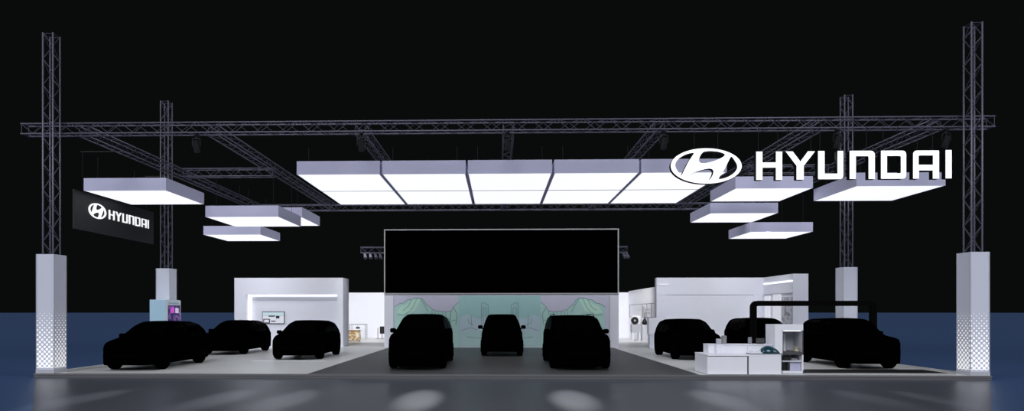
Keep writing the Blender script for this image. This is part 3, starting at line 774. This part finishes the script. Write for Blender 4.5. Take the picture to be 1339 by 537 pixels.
# black arch
ya_ = Yd(1060, 19.0)
aa, ab = XY(985, ya_), XY(1141.5, ya_); za = ZY(1060, 396.4, ya_); th = .078
ar = thing('black_arch', 'thin black portal frame with rounded corners behind the right front car', 'arch', ((aa+ab)/2, ya_, ST))
rc = .11
def arc(cx, cz, a0, a1): return [Vector((cx+rc*math.cos(lerp(a0, a1, k/6)), ya_, cz+rc*math.sin(lerp(a0, a1, k/6)))) for k in range(7)]
cl = [Vector((aa, ya_, ST+.02))] + arc(aa+rc, za-rc, PI, PI/2) + arc(ab-rc, za-rc, PI/2, 0) + [Vector((ab, ya_, ST+.02))]
def sweep_rect(pts, hw, hd):
    bm = BM(); rings = []
    for i, p in enumerate(pts):
        d = ((pts[min(i+1, len(pts)-1)]-pts[max(i-1, 0)])).normalized(); nn = Vector((-d.z, 0, d.x))
        rings.append([bm.verts.new(p+nn*hw*a_+Vector((0, hd*b_, 0))) for a_, b_ in ((-1, -1), (1, -1), (1, 1), (-1, 1))])
    for A, B in zip(rings, rings[1:]):
        for k in range(4): bm.faces.new((A[k], A[(k+1) % 4], B[(k+1) % 4], B[k]))
    bm.faces.new(rings[0]); bm.faces.new(rings[-1]); bmesh.ops.recalc_face_normals(bm, faces=bm.faces)
    return bm
ABLK = mat('arch_black', (.002, .002, .0022), .6, spec=.02)
obj('frame', sweep_rect(cl, th, th), ABLK, ar)
for xx in (aa, ab):
    bm = BM(); box(bm, xx-.16, xx+.16, ya_-.2, ya_+.2, ST, ST+.022, .005); obj('foot_plate', bm, ABLK, ar)

# ------------------------------------------------------------------ cars
def interp(tab, t):
    if t <= tab[0][0]: return tab[0][1]
    for (a, va), (b, vb) in zip(tab, tab[1:]):
        if t <= b: return va+(vb-va)*(t-a)/(b-a)
    return tab[-1][1]
def smooth(tab, t, s=.018): return sum(interp(tab, min(1, max(0, t+s*k/3)))*w for k, w in ((-3, .08), (-2, .14), (-1, .18), (0, .2), (1, .18), (2, .14), (3, .08)))
PROF = {
 'suv_low': dict(top=[(0, .40), (.012, .52), (.04, .585), (.10, .615), (.25, .655), (.285, .69), (.41, .965), (.47, .99), (.56, 1.0), (.68, .985), (.76, .965), (.90, .93), (.955, .78), (.978, .62), (.99, .56), (1, .45)],
             belt=[(0, .38), (.012, .50), (.04, .565), (.10, .595), (.25, .625), (.5, .64), (.85, .665), (.95, .64), (.985, .56), (1, .43)], inset=.27, plan=[(0, .74), (.015, .86), (.05, .95), (.14, 1), (.86, 1), (.95, .96), (.985, .9), (1, .82)]),
 'suv': dict(top=[(0, .40), (.012, .52), (.04, .585), (.10, .615), (.25, .655), (.285, .69), (.41, .955), (.47, .985), (.58, 1.0), (.78, .985), (.90, .945), (.955, .78), (.978, .62), (.99, .56), (1, .45)],
             belt=[(0, .38), (.012, .50), (.04, .565), (.10, .595), (.25, .625), (.5, .64), (.85, .665), (.95, .64), (.985, .56), (1, .43)], inset=.17, plan=[(0, .74), (.015, .86), (.05, .95), (.14, 1), (.86, 1), (.95, .96), (.985, .9), (1, .82)]),
 'hatch': dict(top=[(0, .36), (.012, .46), (.05, .545), (.12, .595), (.24, .65), (.28, .69), (.42, .945), (.5, .99), (.58, 1.0), (.72, .985), (.84, .93), (.92, .80), (.965, .65), (.985, .56), (1, .42)],
               belt=[(0, .34), (.012, .44), (.05, .525), (.12, .575), (.24, .615), (.5, .635), (.8, .66), (.92, .64), (.98, .54), (1, .40)], inset=.20, plan=[(0, .68), (.015, .82), (.06, .94), (.16, 1), (.84, 1), (.94, .95), (.985, .86), (1, .76)]),
}
def car(label, px, py, yaw, Lc, W, H, kind, rails=False, clear=.17, group='cars on the stand', loc=None, wbf=.60, rwf=.225, inset=None, mo=.045):
    """px,py: where the middle of the front axle stands on the stage in the photograph; local axes: front towards -y"""
    P = PROF[kind]; p = loc if loc is not None else atZ(px, py)
    rw = H*rwf; wb = Lc*wbf; yf = -Lc/2+Lc*.19; yr = yf+wb
    c = Matrix.Rotation(yaw, 3, 'Z') @ Vector((0, yf, 0))
    t = thing('car', label, 'car', (p.x-c.x, p.y-c.y, ST), group, yaw, local=True)
    hw = W/2; tr = hw-.085; zc_ = clear*H/1.45
    ins = inset or P['inset']
    NSt = 84; M = []
    gmax = H*(1-.64)
    for i in range(NSt+1):
        tt = i/NSt; y = -Lc/2+Lc*tt
        zt_ = smooth(P['top'], tt)*H; zb = min(smooth(P['belt'], tt)*H, zt_-.004); w = smooth(P['plan'], tt, .012)*hw
        g_ = max(0, zt_-zb); fr_ = min(1, g_/gmax)
        wr_ = w*(.955-ins*fr_)
        zl = zc_+ (.06*H if tt < .01 or tt > .99 else 0)
        ar_ = 0
        for yw_ in (yf, yr):
            Ra = rw*1.13
            if abs(y-yw_) < Ra: ar_ = max(ar_, rw*.98+math.sqrt(Ra*Ra-(y-yw_)**2))
        zs = max(zl, ar_)
        z3 = max(zs+.03, lerp(zl, zb, .52)); z4 = max(z3+.02, zb-.05*H)
        prof = [(0, max(zl, min(ar_, rw*1.2))), (w*.55, max(zl, min(ar_, rw*1.2))), (w*.93, zs), (w*.985, zs+.02), (w, z3), (w*.99, z4), (w*.955, max(zb, z4+.004)),
                (lerp(w*.955, wr_, .5)+.012*fr_, lerp(zb, zt_, .5)+.01*fr_), (wr_+.01*fr_, lerp(zb, zt_, .88)), (wr_*.90, lerp(zb, zt_, .97)), (wr_*.5, zt_-.004), (0, zt_)]
        M.append([(x, y, z) for x, z in prof])
    def grid(rows, cols, off=0):
        bm = BM(); out = []
        for side in (1, -1):
            vs = [[bm.verts.new((M[i][j][0]*side, M[i][j][1], M[i][j][2])) for j in cols] for i in rows]
            for A, B in zip(vs, vs[1:]):
                for j in range(len(cols)-1): bm.faces.new((A[j], B[j], B[j+1], A[j+1]) if side > 0 else (A[j], A[j+1], B[j+1], B[j]))
            out.append(vs)
        return bm, out
    K = len(M[0])
    bm, (R, Lf) = grid(range(NSt+1), range(K))
    for i in (0, NSt):
        loop = R[i]+Lf[i][::-1]; bm.faces.new(loop)
    bmesh.ops.remove_doubles(bm, verts=bm.verts, dist=1e-4); bmesh.ops.recalc_face_normals(bm, faces=bm.faces)
    obj('body', bm, CARP, t, True)
    def patch(name, m, i0, i1, cols, side=None, off=.006, th=.008):
        for sd in ((1, -1) if side is None else (side,)):
            bm = BM(); vs = [[bm.verts.new((M[i][j][0]*sd, M[i][j][1], M[i][j][2])) for j in cols] for i in range(i0, i1+1)]
            for A, B in zip(vs, vs[1:]):
                for j in range(len(cols)-1): bm.faces.new((A[j], B[j], B[j+1], A[j+1]) if sd > 0 else (A[j], A[j+1], B[j+1], B[j]))
            solid(bm, off, th); obj(name, bm, m, t, True)
    def solid(bm, off, th):
        bmesh.ops.remove_doubles(bm, verts=bm.verts, dist=1e-5)
        bm.normal_update()
        s = sum((f.normal.x*f.calc_center_median().x*3+f.normal.y*f.calc_center_median().y*.3+f.normal.z*max(0, f.calc_center_median().z-.5*H)*3) for f in bm.faces)
        if s < 0: bmesh.ops.reverse_faces(bm, faces=bm.faces); bm.normal_update()
        nr = {v: v.normal.copy() for v in bm.verts}
        for v in bm.verts: v.co += nr[v]*(off)
        bmesh.ops.solidify(bm, geom=list(bm.faces), thickness=th)
        bmesh.ops.recalc_face_normals(bm, faces=bm.faces)
    def both(name, m, i0, i1, cols, off=.006, th=.008):
        bm = BM()
        full = [(1, j) for j in cols]+[(-1, j) for j in cols[::-1][1:]]
        vs = [[bm.verts.new((M[i][j][0]*sd, M[i][j][1], M[i][j][2])) for sd, j in full] for i in range(i0, i1+1)]
        for A, B in zip(vs, vs[1:]):
            for j in range(len(full)-1): bm.faces.new((A[j], B[j], B[j+1], A[j+1]))
        solid(bm, off, th); obj(name, bm, m, t, True)
    I = lambda f: int(round(f*NSt))
    both('windscreen', CARG, I(.285), I(.405), [9, 10, 11])
    re0, re1 = (I(.915), I(.965)) if kind == 'suv' else (I(.85), I(.955))
    both('rear_window', CARG, re0, re1, [9, 10, 11])
    patch('side_window', CARG, I(.36), I(.565), [6, 7, 8])
    patch('side_window', CARG, I(.585), I(.80), [6, 7, 8])
    patch('headlight', CARG, I(.02), I(.085), [5, 6], off=.004)
    patch('tail_light', CARM, I(.945), I(.985), [5, 6], off=.004)
    bm = BM(); box(bm, -hw*.55, hw*.55, -Lc/2-.012, -Lc/2+.03, .25*H, .37*H, .02, 2); obj('grille', bm, CARM, t)
    bm = BM(); box(bm, -hw*.26, hw*.26, Lc/2-.02, Lc/2+.012, .30*H, .38*H, .004); obj('number_plate', bm, CARM, t)
    for sd in (1, -1):
        ym_ = -Lc/2+Lc*.345; zb = smooth(P['belt'], .345)*H; sp_ = lambda q: math.copysign(abs(q)**.6, q)
        bm = BM(); bmesh.ops.create_uvsphere(bm, u_segments=14, v_segments=10, radius=1)
        for v in bm.verts: v.co = Vector((sd*(hw+(mo if not isinstance(mo, tuple) else mo[0 if sd > 0 else 1]))+sp_(v.co.x)*.088, ym_+sp_(v.co.y)*.065+(.02*v.co.x*sd), zb+.075+sp_(v.co.z)*.065))
        tube(bm, (sd*(hw*.93), ym_, zb+.01), (sd*(hw+.06), ym_, zb+.05), .026, 8)
        obj('mirror', bm, CARP, t, True)
    for yw_ in (yf, yr):
        for sd in (1, -1):
            bm = BM(); wt = .095; x0 = sd*tr
            lathe(bm, [(rw*.62, -wt), (rw*.93, -wt), (rw, -wt*.75), (rw, wt*.75), (rw*.93, wt), (rw*.62, wt)], 32, 'X', (x0, yw_, rw)); wh = obj('wheel', bm, CART, t, True)
            bm = BM(); xo = x0+sd*(wt+.001)
            lathe(bm, [(rw*.14, -.01), (rw*.14, .012)], 16, 'X', (xo, yw_, rw))
            for k in range(5):
                an = 2*PI*k/5+.3; d = Vector((0, math.cos(an), math.sin(an))); tube(bm, Vector((xo, yw_, rw))+d*rw*.1, Vector((xo, yw_, rw))+d*rw*.64, .03, 6)
            lathe(bm, [(rw*.66, -.012), (rw*.66, .008), (rw*.60, .01)], 28, 'X', (xo, yw_, rw))
            obj('rim', bm, CARM, wh)
    if rails:
        for sd in (1, -1):
            bm = BM(); pts = []
            for k in range(9):
                f = .43+.42*k/8; i = I(f); q = M[i][9]; up = .035 if 0 < k < 8 else 0
                pts.append(Vector((sd*q[0], q[1], q[2]+up)))
            path(bm, pts, .014, 6); obj('roof_rail', bm, CARM, t, True)
    return t
# (front axle middle px, py)
car('black hatchback nearest the left front column, nose toward the aisle', 181.5, 482.2, 0, 3.42, 1.43, 1.26, 'hatch', inset=.24)
car('black car parked behind the left front hatchback, before the niche wall', 295, 462.6, 0, 3.5, 1.48, 1.21, 'hatch', inset=.27)
car('black hatchback in front of the lit niche, beside the charcoal floor', 391, 468.8, 0, 3.4, 1.52, 1.235, 'hatch', inset=.25, mo=(.20, .06))
car('black sport utility car on the charcoal floor under the screen, left of three', 546.8, 480.7, 0, 4.2, 1.48, 1.455, 'suv_low', clear=.10)
car('smaller black car in the middle under the screen, farthest back', 656.4, 464.5, 0, 3.6, 1.41, 1.43, 'suv', inset=.25, mo=.06)
car('black sport utility car with roof rails on the charcoal floor, right of three', 757.5, 480.8, 0, 4.2, 1.55, 1.42, 'suv', rails=True, clear=.10)
car('black crossover on the pale floor left of the white plinth', 909.5, 469.3, 0, 3.4, 1.47, 1.285, 'hatch', mo=-.04)
car('black car behind the raised white counter, under the grey poster', 1010, 463, 0, 3.6, 1.55, 1.30, 'suv', inset=.24)
car('black sport utility car right of the glass cabinet, before the black arch', 1131.5, 481.0, 0, 3.15, 1.38, 1.34, 'suv', wbf=.66, inset=.20, mo=-.02)

# ------------------------------------------------------------------ to metres
for me in bpy.data.meshes: me.transform(Matrix.Scale(U, 4))
for o in COL.objects:
    o.location = o.location*U
    if '_local' in o: del o['_local']

# ------------------------------------------------------------------ light
def aim(o, tgt): o.rotation_euler = (Vector(tgt)-o.location).to_track_quat('-Z', 'Y').to_euler()
def spot(name, loc, tgt, e, ang, blend=.6, col=(1, 1, 1), r=.12):
    l = bpy.data.lights.new(name, 'SPOT'); l.energy = e; l.spot_size = math.radians(ang); l.spot_blend = blend; l.color = col; l.shadow_soft_size = r
    o = bpy.data.objects.new(name, l); COL.objects.link(o); o.location = Vector(loc)*U; aim(o, Vector(tgt)*U); return o
sun = bpy.data.lights.new('front_fill_sun', 'SUN'); sun.energy = 1.6; sun.angle = math.radians(30); sun.color = (.93, .95, 1.0)  # added sun from behind the camera, fills the front faces
so = bpy.data.objects.new('front_fill_sun', sun); COL.objects.link(so)
so.rotation_euler = (Vector((.12, 1, -.72))).to_track_quat('-Z', 'Y').to_euler()
for sx in (-1, 1):  # added side suns that fill the column and light box sides
    l2 = bpy.data.lights.new('side_fill_sun', 'SUN'); l2.energy = 1.0; l2.angle = math.radians(35); l2.color = (.93, .94, 1.0)
    o2 = bpy.data.objects.new('side_fill_sun', l2); COL.objects.link(o2)
    o2.rotation_euler = (Vector((sx, .5, -.5))).to_track_quat('-Z', 'Y').to_euler()
# added unseen spots that brighten the side walls
for x, tx in ((-10, -9.7), (-7.2, -7.4)):
    spot('wall_fill', (x, 24.2, 4.6), (tx, YL, 1.6), 160, 90, 1.0)
for x, tx in ((8.6, 8.4), (10.2, 10.6)):
    spot('wall_fill', (x, 24.2, 4.6), (tx, YL, 1.6), 160, 90, 1.0)
spot('passage_fill_lamp', (-5.5, 29.6, 5.6), (-7.0, 35, .6), 1500, 70, .8, (1, .96, .9))  # unseen lamp, added to brighten the left passage
spot('passage_fill_lamp', (5.6, 30.0, 5.8), (6.7, 35, .6), 1500, 66, .8, (1, .96, .9))  # unseen lamp, added to brighten the right passage
# added spots; their pools stand in for car reflections on the floor
for px, e in ((107, 150), (287, 200), (380, 200), (548, 420), (749, 420), (939, 210), (1136, 110), (1229, 330)):
    q = atZ(px, 521, 0)
    o = spot('aisle_glow_fill', (q.x, YF-.1, ZTC-.6), (q.x, q.y, 0), e*8.5, 24, 1.0, r=.08); o.scale = (.36, 1, 1)
spot('niche_side_fill', (-5.3, 26.6, 5.6), (-6.7, 27.9, 1.4), 260, 36, .8)  # added spot that brightens the side face of the left wall

w = bpy.data.worlds.new('hall_dark'); SC.world = w; w.use_nodes = True
w.node_tree.nodes['Background'].inputs[0].default_value = (.0030, .0036, .0036, 1)

cam = bpy.data.cameras.new('camera'); co = bpy.data.objects.new('camera', cam); COL.objects.link(co)
cam.sensor_width = 36; cam.lens = 36*F/1339; cam.shift_x = (669.5-CX)/1339; cam.shift_y = (CY-268.5)/1339
cam.clip_end = 5000; cam.clip_start = .05
co.location = (0, 0, EYE*U); co.rotation_euler = (PI/2, 0, YAW)
SC.camera = co
vs = SC.view_settings
SC.display_settings.display_device = 'sRGB'
vs.view_transform = 'Standard'; vs.look = 'None'; vs.exposure = 0; vs.gamma = 1; vs.use_curve_mapping = False
